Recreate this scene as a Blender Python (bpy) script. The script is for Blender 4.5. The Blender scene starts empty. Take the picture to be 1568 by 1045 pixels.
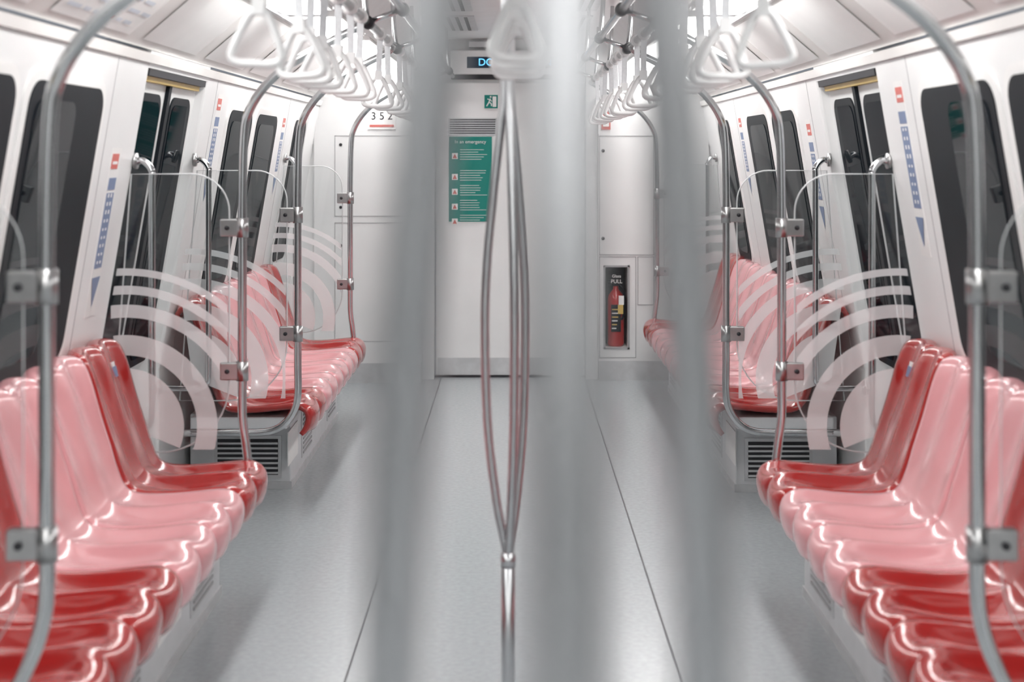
import bpy, math, random
from mathutils import Vector
random.seed(4)
S=bpy.context.scene
COL=S.collection
S.view_settings.view_transform='Standard'
# ------------------------------------------------------------------ materials
def mat(name,col,rough=.4,metal=0,var=.0,scale=8,coat=0,bump=0,spec=.5,ior=1.5):
    m=bpy.data.materials.new(name); m.use_nodes=True
    nt=m.node_tree; b=nt.nodes['Principled BSDF']
    b.inputs['Base Color'].default_value=(*col,1)
    b.inputs['Roughness'].default_value=rough
    b.inputs['Metallic'].default_value=metal
    b.inputs['Coat Weight'].default_value=coat
    b.inputs['Coat Roughness'].default_value=.09
    b.inputs['Specular IOR Level'].default_value=spec
    b.inputs['IOR'].default_value=ior
    if var or bump:
        tc=nt.nodes.new('ShaderNodeTexCoord')
        n=nt.nodes.new('ShaderNodeTexNoise'); n.inputs['Scale'].default_value=scale; n.inputs['Detail'].default_value=6
        nt.links.new(tc.outputs['Object'],n.inputs['Vector'])
        if var:
            r=nt.nodes.new('ShaderNodeValToRGB')
            r.color_ramp.elements[0].position=.3; r.color_ramp.elements[1].position=.7
            r.color_ramp.elements[0].color=(*[c*(1-var) for c in col],1)
            r.color_ramp.elements[1].color=(*[min(1,c*(1+var)) for c in col],1)
            nt.links.new(n.outputs['Fac'],r.inputs['Fac']); nt.links.new(r.outputs['Color'],b.inputs['Base Color'])
        if bump:
            bp=nt.nodes.new('ShaderNodeBump'); bp.inputs['Strength'].default_value=bump; bp.inputs['Distance'].default_value=.01
            nt.links.new(n.outputs['Fac'],bp.inputs['Height']); nt.links.new(bp.outputs['Normal'],b.inputs['Normal'])
    return m
def emis(name,col,st):
    m=bpy.data.materials.new(name); m.use_nodes=True
    b=m.node_tree.nodes['Principled BSDF']
    b.inputs['Base Color'].default_value=(*col,1)
    b.inputs['Emission Color'].default_value=(*col,1); b.inputs['Emission Strength'].default_value=st
    return m
def clear(name,col,tr,rough=.03,frost=False):
    m=bpy.data.materials.new(name); m.use_nodes=True
    nt=m.node_tree; nt.nodes.clear()
    o=nt.nodes.new('ShaderNodeOutputMaterial'); mx=nt.nodes.new('ShaderNodeMixShader')
    t=nt.nodes.new('ShaderNodeBsdfTransparent'); t.inputs['Color'].default_value=(*col,1)
    if frost:
        g=nt.nodes.new('ShaderNodeBsdfDiffuse'); g.inputs['Color'].default_value=(.93,.95,.96,1)
        mx.inputs[0].default_value=1-tr
    else:
        g=nt.nodes.new('ShaderNodeBsdfGlossy'); g.inputs['Roughness'].default_value=rough
        fr=nt.nodes.new('ShaderNodeFresnel'); fr.inputs['IOR'].default_value=1.35
        nt.links.new(fr.outputs[0],mx.inputs[0])
    nt.links.new(t.outputs[0],mx.inputs[1]); nt.links.new(g.outputs[0],mx.inputs[2]); nt.links.new(mx.outputs[0],o.inputs['Surface'])
    return m
M={}
M['wall']=mat('wall_white',(.78,.785,.785),.28,var=.03,scale=3,bump=.03)
M['ceil']=mat('ceiling_white',(.76,.765,.765),.35,var=.03)
M['cove']=mat('cove_panel',(.77,.755,.735),.25,var=.04,scale=5)
M['floor']=mat('floor_vinyl',(.385,.41,.425),.25,var=.07,scale=50)
M['seam']=mat('floor_seam',(.12,.12,.13),.6,var=.1)
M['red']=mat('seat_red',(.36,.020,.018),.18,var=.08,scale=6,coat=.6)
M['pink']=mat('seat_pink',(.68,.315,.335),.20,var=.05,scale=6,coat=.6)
M['steel']=mat('polished_steel',(.58,.59,.60),.16,1,var=.04,scale=30)
M['satin']=mat('satin_steel',(.54,.55,.565),.30,1,var=.04,scale=30)
M['basem']=mat('bench_base_grey',(.62,.635,.65),.4,0,var=.05,scale=10)
M['kick']=mat('kick_plate_steel',(.58,.59,.60),.35,.3,var=.08,scale=14)
M['black']=mat('rubber_black',(.005,.008,.012),.5,var=.1,spec=.2)
M['pane']=mat('dark_window_glass',(.004,.008,.012),.04,var=.05,scale=2,spec=.5,ior=1.3)
M['pane2']=mat('door_window_glass',(.004,.008,.012),.05,var=.05,scale=2,spec=.5,ior=1.08)
M['dark']=mat('dark_recess',(.02,.02,.025),.6,var=.1)
M['line']=mat('panel_joint',(.36,.36,.37),.6,var=.05)
M['green']=mat('sign_green',(.0,.20,.165),.4,var=.04)
M['signw']=mat('sign_white',(.82,.82,.81),.4,var=.02)
M['blue']=mat('sign_blue',(.17,.23,.38),.4,var=.05)
M['yellow']=mat('yellow_strip',(.60,.42,.12),.4,var=.05)
M['exred']=mat('extinguisher_red',(.40,.012,.012),.25,var=.05,coat=.5)
M['strap']=mat('strap_white_plastic',(.86,.86,.86),.25,var=.02,coat=.3)
M['web']=mat('strap_webbing',(.68,.69,.71),.7,var=.06,scale=80)
M['clamp']=mat('clamp_steel',(.45,.45,.45),.28,1,var=.1,scale=20)
M['adbl']=mat('advert_pale_blue',(.60,.65,.71),.4,var=.1)
M['adrd']=mat('advert_red',(.60,.14,.12),.4,var=.1)
M['led']=emis('led_cyan',(.15,.60,1),1.3)
M['ledbg']=mat('led_panel',(.01,.03,.06),.2,var=.1)
M['light']=emis('light_diffuser',(1,.99,.975),15.5)
M['glass']=clear('acrylic_clear',(.955,.965,.965),.9)
M['frost']=clear('acrylic_frosted',(.97,.97,.97),.45,frost=True)
# ------------------------------------------------------------------ helpers
def empty(name):
    o=bpy.data.objects.new(name,None); o.empty_display_size=.1; COL.objects.link(o); return o
def link(name,me,m=None,parent=None,smooth=False):
    o=bpy.data.objects.new(name,me); COL.objects.link(o)
    if m is not None and not me.materials: me.materials.append(m)
    if smooth:
        for p in me.polygons: p.use_smooth=True
    if parent: o.parent=parent
    return o
def mesh(name,v,f,m=None,parent=None,smooth=False):
    me=bpy.data.meshes.new(name); me.from_pydata([tuple(a) for a in v],[],f); me.update()
    return link(name,me,m,parent,smooth)
def bev(o,w,seg=2):
    b=o.modifiers.new('bevel','BEVEL'); b.width=w; b.segments=seg; b.limit_method='ANGLE'; return o
def box(name,x0,x1,y0,y1,z0,z1,m,parent=None,b=0):
    if x0>x1:x0,x1=x1,x0
    v=[(x0,y0,z0),(x1,y0,z0),(x1,y1,z0),(x0,y1,z0),(x0,y0,z1),(x1,y0,z1),(x1,y1,z1),(x0,y1,z1)]
    f=[(0,3,2,1),(4,5,6,7),(0,1,5,4),(1,2,6,5),(2,3,7,6),(3,0,4,7)]
    o=mesh(name,v,f,m,parent)
    if b: bev(o,b)
    return o
def catmull(P,n=6,closed=False):
    P=[Vector(p) for p in P]; out=[]; N=len(P)
    rng=range(N if closed else N-1)
    for i in rng:
        if closed: a,b,c,d=P[(i-1)%N],P[i],P[(i+1)%N],P[(i+2)%N]
        else:
            a=P[i-1] if i>0 else P[i]*2-P[i+1]; b=P[i]; c=P[i+1]; d=P[i+2] if i+2<N else P[i+1]*2-P[i]
        for k in range(n):
            t=k/n
            out.append(.5*((2*b)+(c-a)*t+(2*a-5*b+4*c-d)*t*t+(3*b-a-3*c+d)*t**3))
    if not closed: out.append(P[-1])
    return out
def tubegeo(P,r,seg=14,closed=False):
    v=[];f=[];N=len(P)
    def tan(i):
        if closed: return (P[(i+1)%N]-P[i-1]).normalized()
        return (P[min(i+1,N-1)]-P[max(i-1,0)]).normalized()
    t0=tan(0); up=Vector((0,0,1)) if abs(t0.z)<.9 else Vector((1,0,0))
    nrm=(up-t0*up.dot(t0)).normalized()
    for i in range(N):
        t=tan(i); nrm=(nrm-t*nrm.dot(t)).normalized(); bn=t.cross(nrm)
        rr=r[i] if isinstance(r,list) else r
        for k in range(seg):
            a=2*math.pi*k/seg; v.append(P[i]+nrm*math.cos(a)*rr+bn*math.sin(a)*rr)
    for i in range(N if closed else N-1):
        for k in range(seg):
            a=i*seg+k; b=i*seg+(k+1)%seg; j=((i+1)%N)*seg
            f.append((a,b,j+(k+1)%seg,j+k))
    if not closed:
        f.append(tuple(range(seg))[::-1]); f.append(tuple((N-1)*seg+k for k in range(seg)))
    return v,f
def tube(name,P,r,m,parent=None,n=6,seg=16,smoothpath=True,closed=False):
    P=catmull(P,n,closed) if smoothpath else [Vector(p) for p in P]
    v,f=tubegeo(P,r,seg,closed); return mesh(name,v,f,m,parent,True)
def cyl(name,a,b,r,m,parent=None,seg=20):
    return tube(name,[a,b],r,m,parent,smoothpath=False,seg=seg)
def text(name,body,size,loc,rot,m,parent,ext=.0005,align='CENTER'):
    c=bpy.data.curves.new(name,'FONT'); c.body=body; c.size=size; c.extrude=ext; c.align_x=align; c.align_y='CENTER'
    o=bpy.data.objects.new(name,c); COL.objects.link(o); c.materials.append(m); o.location=loc; o.rotation_euler=rot; o.parent=parent
    return o
def wx(z):
    z=max(z,.6); return 1.42+(.87-z)*.17
# rounded slab lying on the leaning side wall
def rrect(y0,y1,z0,z1,r,n=6):
    pts=[]
    for cy,cz,a0 in ((y1-r,z1-r,0),(y0+r,z1-r,90),(y0+r,z0+r,180),(y1-r,z0+r,270)):
        for k in range(n+1):
            a=math.radians(a0+90*k/n); pts.append((cy+r*math.cos(a),cz+r*math.sin(a)))
    return pts
def wslab(name,s,y0,y1,z0,z1,back,front,m,parent,r=.001,n=6):
    P=rrect(y0,y1,z0,z1,r,n if r>.005 else 1); N=len(P)
    v=[(s*(wx(z)-back),y,z) for y,z in P]+[(s*(wx(z)-front),y,z) for y,z in P]
    f=[tuple(range(N)),tuple(range(N,2*N))[::-1]]+[(i,(i+1)%N,N+(i+1)%N,N+i) for i in range(N)]
    o=mesh(name,v,f,m,parent)
    bm_fix(o); return o
import bmesh
def bm_fix(o):
    bm=bmesh.new(); bm.from_mesh(o.data); bmesh.ops.remove_doubles(bm,verts=bm.verts,dist=1e-5); bmesh.ops.recalc_face_normals(bm,faces=bm.faces); bm.to_mesh(o.data); bm.free()
YB,YE=-3.0,9.55
# ------------------------------------------------------------------ shell
fl=box('floor',-1.56,1.56,YB-.1,YE+.15,-.05,0,M['floor'])
for i,x in enumerate((-.475,.48)):
    box('trim_%d'%(i+1),x-.003,x+.003,YB,YE-.02,0,.0015,M['seam'])
doors=[(1.65,2.66),(4.95,5.90)]
solids=[(YB-.1,1.65),(2.66,4.95),(5.90,YE+.15)]
def extr(name,prof,y0,y1,m,parent=None):
    N=len(prof); v=[(x,y0,z) for x,z in prof]+[(x,y1,z) for x,z in prof]
    f=[tuple(range(N)),tuple(range(N,2*N))[::-1]]+[(i,(i+1)%N,N+(i+1)%N,N+i) for i in range(N)]
    o=mesh(name,v,f,m,parent); bm_fix(o); return o
for s,nm in ((-1,'left'),(1,'right')):
    W=empty('wall_'+nm)
    for (a,b) in solids:
        prof=[(s*wx(0),0),(s*wx(.6),.6),(s*wx(1.82),1.82),(s*(wx(1.82)+.12),1.82),(s*1.58,.6),(s*1.58,0)]
        o=extr('wall_panel',prof,a,b,M['wall'],W); bev(o,.012,3)
    for y in (4.56,6.10,8.10,8.9):
        wslab('panel_seam',s,y,y+.004,.6,1.81,-.002,.0008,M['line'],W)
    for (a,b) in doors:
        extr('header',[(s*wx(1.80),1.80),(s*wx(1.9),1.9),(s*1.5,1.9),(s*1.5,1.80)],a-.01,b+.01,M['wall'],W)
        wslab('header_shadow',s,a+.02,b-.02,1.775,1.815,-.04,-.002,M['dark'],W)  # dark slab painting in the shadow under the ledge above the door
        wslab('yellow_strip',s,a+.05,b-.05,1.757,1.775,-.04,-.018,M['yellow'],W)
        box('threshold',s*1.40,s*1.56,a,b,.0,.006,M['kick'],W)
def sign_strip(s,y,zt,zb,W):
    wslab('sign_base',s,y-.055,y+.055,zb-.16,zt+.10,-.005,.0015,M['signw'],W)
    wslab('blue_band',s,y-.04,y+.04,zb,zt-.05,0,.003,M['blue'],W)
    wslab('blue_cap',s,y-.04,y+.04,zt-.04,zt,0,.003,M['blue'],W)
    n=9
    for i in range(n):
        z=zb+.015+(zt-.08-zb)*i/(n-1)
        L=random.uniform(.008,.014)
        for yy in (-.020,.012):
            wslab('letter',s,y+yy-.006,y+yy+.006,z,z+L,0,.004,M['signw'],W)
    zc=zb-.03
    v=[(s*(wx(zc)-.003),y-.045,zc),(s*(wx(zc)-.003),y+.045,zc),(s*(wx(zc-.10)-.003),y,zc-.10)]
    mesh('triangle',v,[(0,1,2)],M['blue'],W)
    wslab('red_notice',s,y-.045,y+.03,zt+.03,zt+.08,0,.003,M['adrd'],W)
    wslab('red_notice_text',s,y-.035,y+.02,zt+.045,zt+.055,0,.0035,M['signw'],W)
def window(name,s,y0,y1,z0=.86,z1=1.70):
    E=empty(name)
    wslab('frame',s,y0-.035,y1+.035,z0-.035,z1+.03,-.01,.008,M['signw'],E,.09)
    wslab('gasket',s,y0,y1,z0,z1,0,.012,M['black'],E,.07)
    wide=.27 if y1-y0>.65 and y0<5 else .10
    wslab('pane',s,y0+.05,y1-wide,z0+.05,z1-.05,0,.015,M['pane' if y0<5 else 'pane2'],E,.05)
    return E
k=1
for s in (-1,1):
    for (a,b) in ((-2.2,-.9),(-.5,.3),(.45,1.25),(2.9,3.66),(3.77,4.44),(6.42,6.98),(7.12,7.72),(8.35,8.8)):
        window('window_%d'%k,s,a,b); k+=1
    W=bpy.data.objects['wall_left' if s<0 else 'wall_right']
    if s<0: sign_strip(s,4.72,1.42,1.12,W); sign_strip(s,6.2,1.66,1.42,W)
    else: sign_strip(s,4.70,1.64,1.32,W); sign_strip(s,6.2,1.55,1.3,W)
    sign_strip(s,8.0,1.62,1.40,W)
k=1
for s in (-1,1):
    for (a,b) in doors:
        D=empty('door_%d'%k); k+=1
        c=(a+b)/2
        for (p,q) in ((a,c-.006),(c+.006,b)):
            prof=[(s*(wx(0)+.045),0.006),(s*(wx(.6)+.045),.6),(s*(wx(1.80)+.045),1.80),(s*(wx(1.8)+.08),1.80),(s*(wx(.6)+.08),.6),(s*(wx(0)+.08),0.006)]
            extr('leaf',prof,p,q,M['wall'],D)
            wslab('leaf_gasket',s,p+.07,q-.07,.66,1.72,-.05,-.038,M['black'],D,.06)
            wslab('leaf_pane',s,p+.09,q-.09,.69,1.69,-.05,-.035,M['pane2'],D,.05)
        box('centre_rubber',s*(wx(.7)+.02),s*(wx(.7)+.05),c-.012,c+.012,.01,.66,M['black'],D)
        wslab('centre_rubber_up',s,c-.02,c+.02,.66,1.79,-.05,-.03,M['black'],D)
# ceiling
C=empty('ceiling')
for s in (-1,1):
    x1=wx(1.82)
    ex=lambda n,p,m,a=YB,b=YE+.1: extr(n,[(s*x,z) for x,z in p],a,b,m,C)
    ex('ledge',[(x1+.02,1.815),(x1-.012,1.815),(x1-.02,1.845),(x1+.02,1.86)],M['cove'])
    ex('cove',[(x1-.01,1.86),(.98,2.09),(.98,2.12),(x1+.1,1.9)],M['cove'])
    ex('light_housing',[(.99,2.12),(.73,2.12),(.73,2.16),(.99,2.16)],M['ceil'])
    ex('inner_cove',[(.73,2.10),(.60,2.27),(.60,2.30),(.75,2.16)],M['ceil'])
    ex('trim_bar',[(.985,2.075),(.965,2.075),(.965,2.12),(.985,2.12)],M['satin'])
    yy=-2.9; i=0
    while yy<8.8:
        def cp(t,y,off):
            x=(x1-.01)+(.98-(x1-.01))*t; z=1.86+.23*t; return (s*(x-off*.62),y,z-off*.78)
        a,b=yy,yy+.78
        v=[cp(.10,a,.004),cp(.10,b,.004),cp(.92,b,.004),cp(.92,a,.004)]
        mesh('access_panel',v,[(0,1,2,3)],M['signw'],C)
        if s<0 and yy<4.5:
          for r in range(5):
            t0=.2+r*.13
            yb=a+.05
            while yb<b-.1:
                L=random.uniform(.03,.12)
                v=[cp(t0,yb,.006),cp(t0,yb+L,.006),cp(t0+.04,yb+L,.006),cp(t0+.04,yb,.006)]
                mesh('advert_text',v,[(0,1,2,3)],M[random.choice(['adbl','adbl','adbl','adbl','adrd'] if i%3==1 else ['adbl'])],C)
                yb+=L+.03
        yy+=.95; i+=1
box('centre_panel',-.60,.60,YB,YE+.1,2.27,2.33,M['ceil'],C)
for y in [v*1.2-2.9 for v in range(10)]:
    for x in (-.33,.33):
        box('air_vent',x-.12,x+.12,y,y+.9,2.262,2.275,M['kick'],C)
        for j in range(4):
            box('vent_slot',x-.09+.05*j,x-.07+.05*j,y+.03,y+.87,2.26,2.268,M['dark'],C)
for s in (-1,1):
    y=-2.8
    while y<9:
        L=empty('ceiling_light')
        box('body',s*.745,s*.965,y,y+1.02,2.095,2.125,M['signw'],L)
        box('diffuser',s*.77,s*.94,y+.03,y+.99,2.075,2.10,M['light'],L)
        y+=1.28
# ------------------------------------------------------------------ end wall
E=empty('wall_end')
dy=YE
box('door_surround_left',-.60,-.52,dy-.10,dy+.1,0,2.3,M['wall'],E)
box('door_surround_right',.49,.57,dy-.10,dy+.1,0,2.3,M['wall'],E)
box('over_door',-.52,.49,dy+.02,dy+.1,1.98,2.3,M['wall'],E)
box('top_left',-1.5,-.6,dy-.05,dy+.1,1.885,2.3,M['wall'],E)
box('top_right',.57,1.5,dy-.05,dy+.1,1.885,2.3,M['wall'],E)
D=empty('door_end')
box('door_leaf',-.515,.485,dy,dy+.06,.01,1.98,M['wall'],D,.006)
box('door_kick',-.50,.47,dy-.006,dy,.015,.13,M['kick'],D)
box('door_sill',-.52,.49,dy-.02,dy,0,.012,M['dark'],D)
box('door_handle_plate',.02,.08,dy-.012,dy,.85,1.0,M['clamp'],D,.004)
box('door_vent',-.43,-.10,dy-.004,dy,1.62,1.74,M['satin'],D)
for i in range(7): box('vent_slot',-.42,-.11,dy-.006,dy-.003,1.635+i*.015,1.642+i*.015,M['dark'],D)
R90=(math.pi/2,0,0)
P=empty('safety_notice_poster')
box('sheet',-.425,-.135,dy-.007,dy,1.045,1.615,M['green'],P)
text('title','In an emergency',.032,(-.28,dy-.009,1.58),R90,M['signw'],P)
for r in range(5):
    z=1.50-r*.10+(.04 if r==0 else 0)
    box('pictogram',-.405,-.365,dy-.009,dy-.006,z-.075,z-.035,M['signw'],P)
    mesh('pictogram_mark',[(-.40,dy-.0095,z-.07),(-.37,dy-.0095,z-.07),(-.385,dy-.0095,z-.04)],[(0,1,2)],M['adrd'],P)
    for q in range(5):
        L=random.uniform(.10,.19)
        box('text_line',-.35,-.35+L,dy-.009,dy-.006,z-.014-q*.016,z-.0115-q*.016,M['signw'],P)
X=empty('emergency_exit_sign')
box('plate',-.19,-.09,dy-.012,dy,1.80,1.90,M['signw'],X)
box('green_field',-.185,-.095,dy-.014,dy-.011,1.805,1.895,M['green'],X)
box('doorway',-.13,-.105,dy-.016,dy-.013,1.815,1.885,M['signw'],X)
tube('runner',[(-.17,dy-.015,1.82),(-.155,dy-.015,1.845),(-.145,dy-.015,1.87)],.004,M['signw'],X,seg=6)
tube('runner_leg',[(-.155,dy-.015,1.845),(-.14,dy-.015,1.838),(-.137,dy-.015,1.82)],.004,M['signw'],X,seg=6)
tube('runner_arm',[(-.165,dy-.015,1.868),(-.148,dy-.015,1.862),(-.135,dy-.015,1.852)],.003,M['signw'],X,seg=6)
cyl('runner_head',(-.143,dy-.018,1.882),(-.143,dy-.012,1.882),.006,M['signw'],X)
T=empty('door_status_display')
box('housing',-.41,.38,dy-.10,dy+.02,2.03,2.19,M['ceil'],T,.01)
box('screen',-.30,.28,dy-.106,dy-.10,2.07,2.145,M['ledbg'],T)
text('message','DOORS CLOSING',.068,(-.225,dy-.108,2.107),R90,M['led'],T,align='LEFT')
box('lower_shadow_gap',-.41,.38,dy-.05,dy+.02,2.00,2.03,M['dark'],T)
box('camera_box',-.29,-.17,dy-.05,dy+.02,2.21,2.255,M['kick'],T,.006)
# left cabinet
Lc=empty('equipment_cabinet'); yl=9.30
box('body',-1.30,-.60,yl,dy+.1,.12,1.88,M['wall'],Lc,.008)
box('kick_plate',-1.30,-.60,yl-.004,dy,0,.13,M['kick'],Lc)
def frame(x0,x1,z0,z1,y,p,w=.004):
    for a in ((x0,x1,z0,z0+w),(x0,x1,z1-w,z1),(x0,x0+w,z0,z1),(x1-w,x1,z0,z1)):
        box('joint',a[0],a[1],y-.003,y+.002,a[2],a[3],M['line'],p)
frame(-1.16,-.66,1.09,1.62,yl,Lc); frame(-1.16,-.66,.27,1.05,yl,Lc)
for x,z in ((-1.12,1.15),(-1.12,1.56),(-1.12,.9)):
    cyl('lock',(x,yl-.006,z),(x,yl,z),.010,M['dark'],Lc)
Nn=empty('car_number_plate')
box('plate',-.94,-.76,yl-.009,yl-.001,1.66,1.80,M['signw'],Nn)
text('number','3 5 2',.07,(-.85,yl-.010,1.745),R90,M['black'],Nn)
box('red_line',-.93,-.77,yl-.011,yl-.008,1.675,1.69,M['adrd'],Nn)
# right cabinet with extinguisher recess
Rc=empty('equipment_cabinet'); yr=9.40
x0,x1,z0,z1=.615,.765,.22,.75
box('upper_body',.57,1.30,yr,dy+.1,z1,1.88,M['wall'],Rc)
box('lower_body',.57,1.30,yr,dy+.1,.12,z0,M['wall'],Rc)
box('left_stile',.57,x0,yr,dy+.1,z0,z1,M['wall'],Rc)
box('right_body',x1,1.30,yr,dy+.1,z0,z1,M['wall'],Rc)
box('recess_back',x0,x1,dy+.04,dy+.08,z0,z1,M['dark'],Rc)
box('kick_plate',.57,1.30,yr-.004,dy,0,.13,M['kick'],Rc)
for s,xx in ((-1,yl),(1,yr)):
    W=bpy.data.objects['wall_end']
    extr('corner_infill',[(s*1.30,0),(s*1.56,0),(s*1.5,.6),(s*1.30,1.88)],xx+.02,dy+.1,M['wall'],W)
frame(x0-.012,x1+.012,z0-.012,z1+.012,yr-.003,Rc,.012)
frame(.575,.82,.15,.82,yr,Rc); frame(.575,.94,.83,1.62,yr,Rc); frame(.83,.94,.5,.82,yr,Rc)
for x,z in ((.60,1.52),(.60,.94)): cyl('lock',(x,yr-.006,z),(x,yr,z),.011,M['dark'],Rc)
X=empty('fire_extinguisher'); cx=.69; cy=yr+.07
prof=[(0.0,.222),(.05,.222),(.056,.235),(.056,.53),(.05,.56),(.03,.585),(.018,.60),(.018,.625),(0,.625)]
v=[];f=[];ns=24
for r,z in prof:
    for i in range(ns):
        a=2*math.pi*i/ns; v.append((cx+r*math.cos(a),cy+r*math.sin(a),z))
for i in range(len(prof)-1):
    for j in range(ns): f.append((i*ns+j,i*ns+(j+1)%ns,(i+1)*ns+(j+1)%ns,(i+1)*ns+j))
mesh('cylinder_body',v,f,M['exred'],X,True)
box('valve',cx-.022,cx+.022,cy-.02,cy+.02,.62,.65,M['black'],X,.003)
box('lever',cx-.055,cx+.02,cy-.014,cy+.01,.652,.664,M['black'],X,.003)
box('grip',cx-.05,cx+.02,cy-.014,cy+.01,.634,.644,M['black'],X,.003)
tube('hose',[(cx+.02,cy-.03,.63),(cx+.05,cy-.05,.58),(cx+.05,cy-.055,.45),(cx+.035,cy-.058,.40)],.008,M['black'],X)
box('label',cx-.035,cx+.03,cy-.0585,cy-.054,.32,.50,M['black'],X)
for q in range(6): box('label_text',cx-.03,cx+.0+.004*q,cy-.0595,cy-.058,.34+q*.025,.347+q*.025,M['yellow' if q%2 else 'signw'],X)
box('tag',cx+.01,cx+.045,cy-.066,cy-.06,.44,.50,M['yellow'],X)
box('tag_paper',cx+.015,cx+.05,cy-.064,cy-.061,.50,.56,M['signw'],X)
text('pull','PULL',.035,(cx,yr-.004,.655),R90,M['signw'],X)
text('glass_word','Glass',.028,(cx,yr-.004,.69),R90,M['signw'],X)
Nr=empty('warning_notice')
box('notice_red',.59,.65,yr-.007,yr-.001,1.66,1.78,M['adrd'],Nr)
box('notice_white',.60,.64,yr-.009,yr-.006,1.68,1.71,M['signw'],Nr)
box('wall_rear',-1.56,1.56,YB-.1,YB,0,2.3,M['wall'])
# ------------------------------------------------------------------ seats
seatcache={}
def seat_mesh(s,w,col):
    key=(s,round(w,3),col)
    if key in seatcache: return seatcache[key]
    prof=[(.875,.335),(.862,.36),(.856,.395),(.868,.418),(.90,.427),(.96,.420),(1.03,.412),(1.11,.410),(1.18,.418),(1.225,.445),(1.252,.50),(1.278,.58),(1.308,.67),(1.335,.76),(1.355,.82),(1.370,.850),(1.388,.855),(1.400,.84),(1.398,.80)]
    P=catmull([(x,0,z) for x,z in prof],3)
    NU=32; v=[];f=[]
    g=.004
    for i,p in enumerate(P):
        t=i/(len(P)-1)
        for j in range(NU+1):
            u=j/NU; yy=g+(w-2*g)*u
            sn=math.sin(2*math.pi*u)**2
            lob=abs(math.sin(2*math.pi*u))**.55
            edge=abs(2*u-1)
            x,z=p.x,p.z
            fr=max(0,1-(t/.30))
            x-=.035*lob*fr-.02*fr
            pan=math.exp(-((t-.32)/.13)**2)
            z+=pan*(-.018*sn+.014*edge**6+.016*math.exp(-((u-.5)/.07)**2))
            bk=max(0,(t-.5)/.5)
            bb=min(1,bk*2.2)*min(1,(1-bk)*4)
            x+=bb*(.018*sn-.010*edge**6)
            top=max(0,(bk-.5)/.5)
            z+=top*(.030*lob-.030)
            z-=top*.012*edge**8
            if edge>.9:
                e=(edge-.9)/.1
                if t<.5: z-=.012*e*e
                else: x+=.008*e*e
            x=min(x,wx(z)-.012)
            v.append((s*x,yy,z))
    n=NU+1
    for i in range(len(P)-1):
        for j in range(NU):
            q=(i*n+j,i*n+j+1,(i+1)*n+j+1,(i+1)*n+j)
            f.append(q if s>0 else q[::-1])
    me=bpy.data.meshes.new('seat_shell'); me.from_pydata(v,[],f); me.update()
    for p in me.polygons: p.use_smooth=True
    me.materials.append(M[col]); seatcache[key]=me; return me
def bench(s,y0,w,cols,base0,base1):
    B=empty('train_bench')
    for i,c in enumerate(cols):
        o=link('seat_shell',seat_mesh(s,w,c),None,B); o.location=(0,y0+i*w,0)
        so=o.modifiers.new('solid','SOLIDIFY'); so.thickness=.02; so.offset=-1
    y1=y0+w*len(cols)
    box('pan_beam',s*.95,s*1.36,y0+.03,y1-.03,.335,.385,M['basem'],B,.006)
    box('base_box',s*.99,s*1.44,base0,base1,0,.335,M['basem'],B,.006)
    box('plinth',s*.985,s*1.44,base0-.004,base1+.004,0,.035,M['kick'],B)
    xa,xb=1.03,1.33
    box('grille_frame',s*xa,s*xb,base0-.008,base0,.05,.24,M['kick'],B)
    box('grille_dark',s*(xa+.015),s*(xb-.015),base0-.010,base0-.006,.065,.225,M['dark'],B)
    for q in range(7): box('slat',s*(xa+.015),s*(xb-.015),base0-.016,base0-.008,.07+q*.022,.079+q*.022,M['kick'],B)
    fx=.99
    yy=base1-.45
    while yy>base0+.1:
        box('louvre_frame',s*(fx-.004),s*fx,yy,yy+.34,.07,.29,M['kick'],B)
        for q in range(9): box('louvre',s*(fx-.008),s*(fx-.002),yy+.03,yy+.31,.085+q*.022,.094+q*.022,M['line'],B)
        yy-=.46
        box('label_plate',s*(fx-.004),s*fx,yy+.05,yy+.33,.12,.27,M['signw'],B)
        yy-=.46
    def bp(y,z): 
        t=(z-.67)/.09
        return (s*(1.308+.027*t-.004),y,z)
    mesh('reserved_sticker',[bp(y1-.15,.735),bp(y1-.06,.735),bp(y1-.06,.80),bp(y1-.15,.80)],[(0,1,2,3)],M['signw'],B)
    mesh('sticker_blue',[(a-s*.001,b,c) for a,b,c in (bp(y1-.145,.75),bp(y1-.065,.75),bp(y1-.065,.785),bp(y1-.145,.785))],[(0,1,2,3)],M['blue'],B)
    return B
R_,P_='red','pink'
for s in (-1,1):
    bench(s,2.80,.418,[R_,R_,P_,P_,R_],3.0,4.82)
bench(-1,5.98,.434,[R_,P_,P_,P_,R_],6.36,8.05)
bench(1,5.98,.515,[R_,P_,P_,P_,P_,R_],6.30,8.98)
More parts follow.
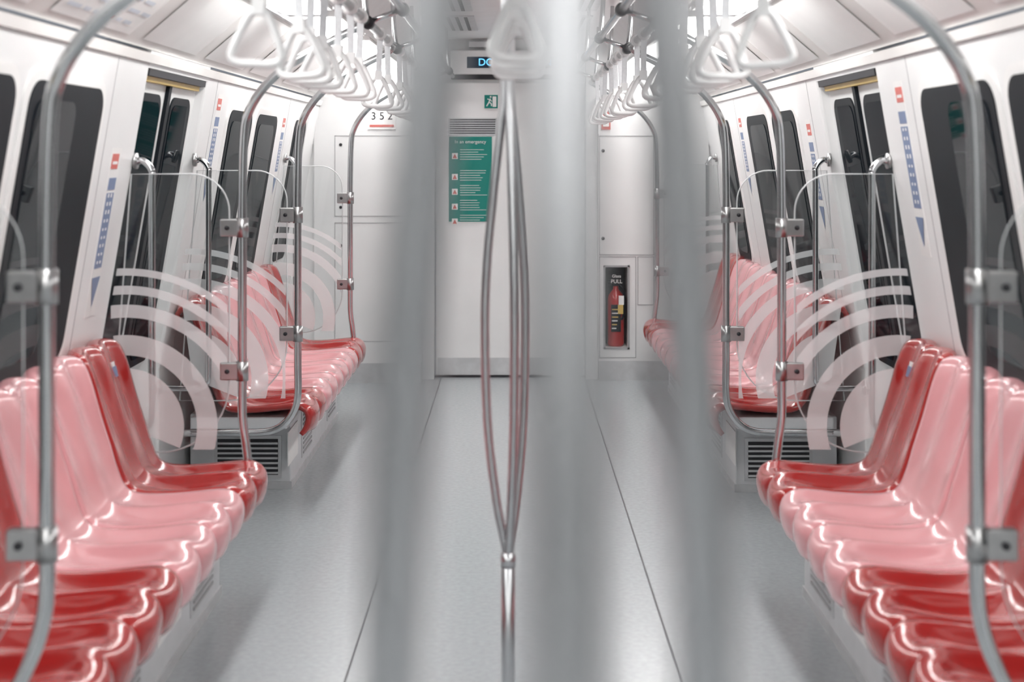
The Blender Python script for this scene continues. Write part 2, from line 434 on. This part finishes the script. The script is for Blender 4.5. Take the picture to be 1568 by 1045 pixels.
# ------------------------------------------------------------------ windscreens and poles
def screen(s,y,px,near,arcs=True):
    G=empty('bench_end_screen')
    top=[(px-.005,1.55),(px-.02,1.64),(px-.075,1.73),(px-.16,1.805),(px-.28,1.875),(px-.375,1.925),(.50,1.955)]
    if near:
        if arcs: bot=[(1.38,.335),(1.15,.335),(1.02,.34),(px+.06,.37),(px+.015,.43),(px,.50),(px,.62)]
        else: bot=[(1.38,.40),(1.15,.40),(1.04,.41),(px+.072,.455),(px+.03,.53),(px+.006,.61),(px,.68)]
    else: bot=[(px-.02,.43),(px-.012,.50),(px,.60)]
    pts=bot+[(px,z) for z in (.75,.9,1.05,1.2,1.35)]+top
    tube('pole',[(s*x,y,z) for x,z in pts],.0155,M['steel'],G,n=5,seg=18)
    xi,xo,zb,zt=px+.045,1.385,.47,1.43
    out=[]
    def arc(cx,cz,r,a0,a1,n=10):
        for k in range(n+1):
            a=math.radians(a0+(a1-a0)*k/n); out.append((cx+r*math.cos(a),cz+r*math.sin(a)))
    out.append((xo,zb))
    out.append((wx(zt)-.012,zt))
    arc(xi+.13,zt-.13,.13,90,180); arc(xi+.24,zb+.24,.24,180,270)
    N=len(out)
    v=[(s*x,y-.004,z) for x,z in out]+[(s*x,y+.004,z) for x,z in out]
    f=[tuple(range(N)),tuple(range(N,2*N))[::-1]]+[(i,(i+1)%N,N+(i+1)%N,N+i) for i in range(N)]
    o=mesh('acrylic_panel',v,f,M['glass'],G); bm_fix(o)
    tube('polished_edge',[(s*x,y,z) for x,z in out],.003 if arcs else .0015,M['frost'],G,smoothpath=False,seg=6,closed=True)
    cx,cz=1.33,.56
    v=[];f=[]
    if arcs:
      for r0,r1 in ((0.0,.20),(.245,.315),(.375,.42),(.455,.485),(.52,.545)):
        n=60; prev=None
        for k in range(n+1):
            a=math.radians(82+120*k/n)
            q=[]
            for r in (r0,r1):
                x=cx+r*math.cos(a); z=cz+r*math.sin(a)
                x=min(max(x,xi+.006),wx(z)-.02); q.append((x,max(z,zb+.01)))
            i=len(v); v+= [(s*q[0][0],y-.0055,q[0][1]),(s*q[1][0],y-.0055,q[1][1])]
            ok=abs(q[0][0]-q[1][0])+abs(q[0][1]-q[1][1])>.003
            if prev is not None and ok and prev[1] : f.append((prev[0],prev[0]+1,i+1,i))
            prev=(i,ok)
      mesh('frosted_arcs',v,f,M['frost'],G)
    for z in (1.245,.75):
        box('clamp',s*(px-.018),s*(px+.075),y-.014,y+.014,z-.03,z+.03,M['clamp'],G,.004)
        cyl('clamp_bolt',(s*(px+.05),y-.019,z),(s*(px+.05),y-.013,z),.008,M['dark'],G)
        cyl('clamp_collar',(s*px,y,z-.033),(s*px,y,z+.033),.021,M['clamp'],G)
    yh=y+(.05 if not near else -.05)
    hx=1.255
    tube('grab_handle',[(s*(wx(1.47)-.005),yh,1.47),(s*(hx+.03),yh,1.475),(s*(hx),yh,1.44),(s*(hx),yh,1.38),(s*hx,yh,.9),(s*(hx),yh,.60),(s*(hx+.01),yh,.55),(s*(hx+.05),yh,.53),(s*(wx(.6)-.005),yh,.53)],.0125,M['steel'],G,seg=14)
    for z in (1.475,.53):
        cyl('flange',(s*(wx(z)-.012),yh,z),(s*(wx(z)+.0),yh,z),.028,M['clamp'],G)
    return G
for s in (-1,1):
    screen(s,2.73,.893,True,False); screen(s,4.905,.93,False); screen(s,5.93,.893,True)
screen(-1,8.18,.93,False); screen(1,9.10,.93,False)
# ------------------------------------------------------------------ overhead rails with straps
def strapgeo():
    V=[];F=[]
    def add(v,f):
        o=len(V); V.extend([tuple(a) for a in v]); F.extend([tuple(i+o for i in q) for q in f])
    t=[(-.010,-.165),(.010,-.165),(.028,-.192),(.048,-.238),(.054,-.260),(.041,-.273),(0,-.275),(-.041,-.273),(-.054,-.260),(-.048,-.238),(-.028,-.192)]
    P=catmull([(x,0,z) for x,z in t],4,True)
    add(*tubegeo(P,.0088,10,True))
    def b(x0,x1,y0,y1,z0,z1):
        add([(x0,y0,z0),(x1,y0,z0),(x1,y1,z0),(x0,y1,z0),(x0,y0,z1),(x1,y0,z1),(x1,y1,z1),(x0,y1,z1)],[(0,3,2,1),(4,5,6,7),(0,1,5,4),(1,2,6,5),(2,3,7,6),(3,0,4,7)])
    b(-.014,.014,-.011,.011,-.175,-.14)
    n1=len(F)
    b(-.011,.011,-.002,.002,-.145,-.02)
    n2=len(F)
    add(*tubegeo([Vector((0,-.016,0)),Vector((0,.016,0))],.024,14))
    me=bpy.data.meshes.new('strap_handle'); me.from_pydata(V,[],F); me.update()
    me.materials.append(M['strap']); me.materials.append(M['web'])
    for i,p in enumerate(me.polygons):
        p.use_smooth=(i<n1-12) or i>=n2
        if n1<=i<n2: p.material_index=1
    return me
SM=strapgeo()
for s in (-1,1):
    O=empty('overhead_grab_rail')
    for x,z in ((.50,1.955),(.38,2.0)):
        tube('rail',[(s*x,YB+.1,z),(s*x,YE-.45,z)],.015,M['steel'],O,smoothpath=False)
    y=-2.4
    while y<9:
        for x,z in ((.50,1.955),(.38,2.0)):
            tube('hanger',[(s*x,y,z),(s*(x+.01),y,z+.1),(s*(x+.02),y,2.265)],.010,M['steel'],O,n=3,seg=10)
            cyl('joint',(s*x,y-.03,z),(s*x,y+.03,z),.023,M['dark'],O)
        cyl('cross_link',(s*.50,y,1.955),(s*.38,y,2.0),.010,M['steel'],O)
        y+=1.22
    ys=[2.88,3.3,3.55,3.8,4.1,4.4,4.7,5.4,5.7,6.3,6.6,6.9,7.2,7.6,8.0,8.4]
    for y in ys+[-1.5,-1]:
        o=link('strap_handle',SM,None,O); o.location=(s*.50,y,1.955); o.rotation_euler=(random.uniform(-.1,.1),random.uniform(-.05,.05),random.uniform(-.3,.3))
# ------------------------------------------------------------------ three-branch centre poles
PA=[(.475,.0),(.53,.012),(.62,.036),(.80,.064),(1.06,.079),(1.30,.076),(1.56,.055),(1.75,.030),(1.88,.010),(1.96,.0)]
PB=[(.475,.0),(.53,.012),(.62,.030),(.80,.052),(1.02,.060),(1.20,.056),(1.40,.038),(1.56,.020),(1.66,.010),(1.96,.006)]
def tripole(x,y,angs,prof,r0):
    T=empty('three_branch_grab_pole')
    cyl('lower_stem',(x,y,0),(x,y,.49),.017,M['satin'],T)
    cyl('upper_stem',(x,y,1.94),(x,y,2.27),.017,M['satin'],T)
    cyl('floor_flange',(x,y,0),(x,y,.012),.05,M['clamp'],T)
    cyl('ceiling_flange',(x,y,2.25),(x,y,2.27),.05,M['clamp'],T)
    cyl('collar_low',(x,y,.455),(x,y,.485),.0185,M['satin'],T)
    for i,a in enumerate(angs):
        a=math.radians(a)
        tube('branch_%d'%(i+1),[(x+r*math.cos(a),y+r*math.sin(a),z) for z,r in prof],r0,M['satin'],T,n=6,seg=20)
    return T
tripole(-.010,3.60,(168,285,45),PB,.011)
tripole(.016,.55,(150,272,32),PA,.0125)
O=empty('overhead_grab_rail')
tube('rail',[(.012,2.2,1.96),(.012,3.62,1.96)],.015,M['steel'],O,smoothpath=False)
for y in (2.3,3.1): cyl('hanger',(.012,y,1.96),(.012,y,2.265),.010,M['steel'],O)
for y,rz in ((2.75,.6),(3.0,-.3),(3.2,.5),(3.4,-.2)):
    o=link('strap_handle',SM,None,O); o.location=(.012,y,1.96); o.rotation_euler=(.05,0,rz)
# ------------------------------------------------------------------ world, camera
w=bpy.data.worlds.new('World'); S.world=w; w.use_nodes=True
w.node_tree.nodes['Background'].inputs[0].default_value=(.75,.8,.9,1); w.node_tree.nodes['Background'].inputs[1].default_value=.3
cam=bpy.data.cameras.new('camera'); co=bpy.data.objects.new('camera',cam); COL.objects.link(co)
co.location=(0,0,1.5); co.rotation_euler=(math.pi/2,0,0)
cam.lens=50; cam.sensor_width=36; cam.shift_y=-.183; cam.clip_start=.02
cam.dof.use_dof=True; cam.dof.focus_distance=7.0; cam.dof.aperture_fstop=2.6
S.camera=co
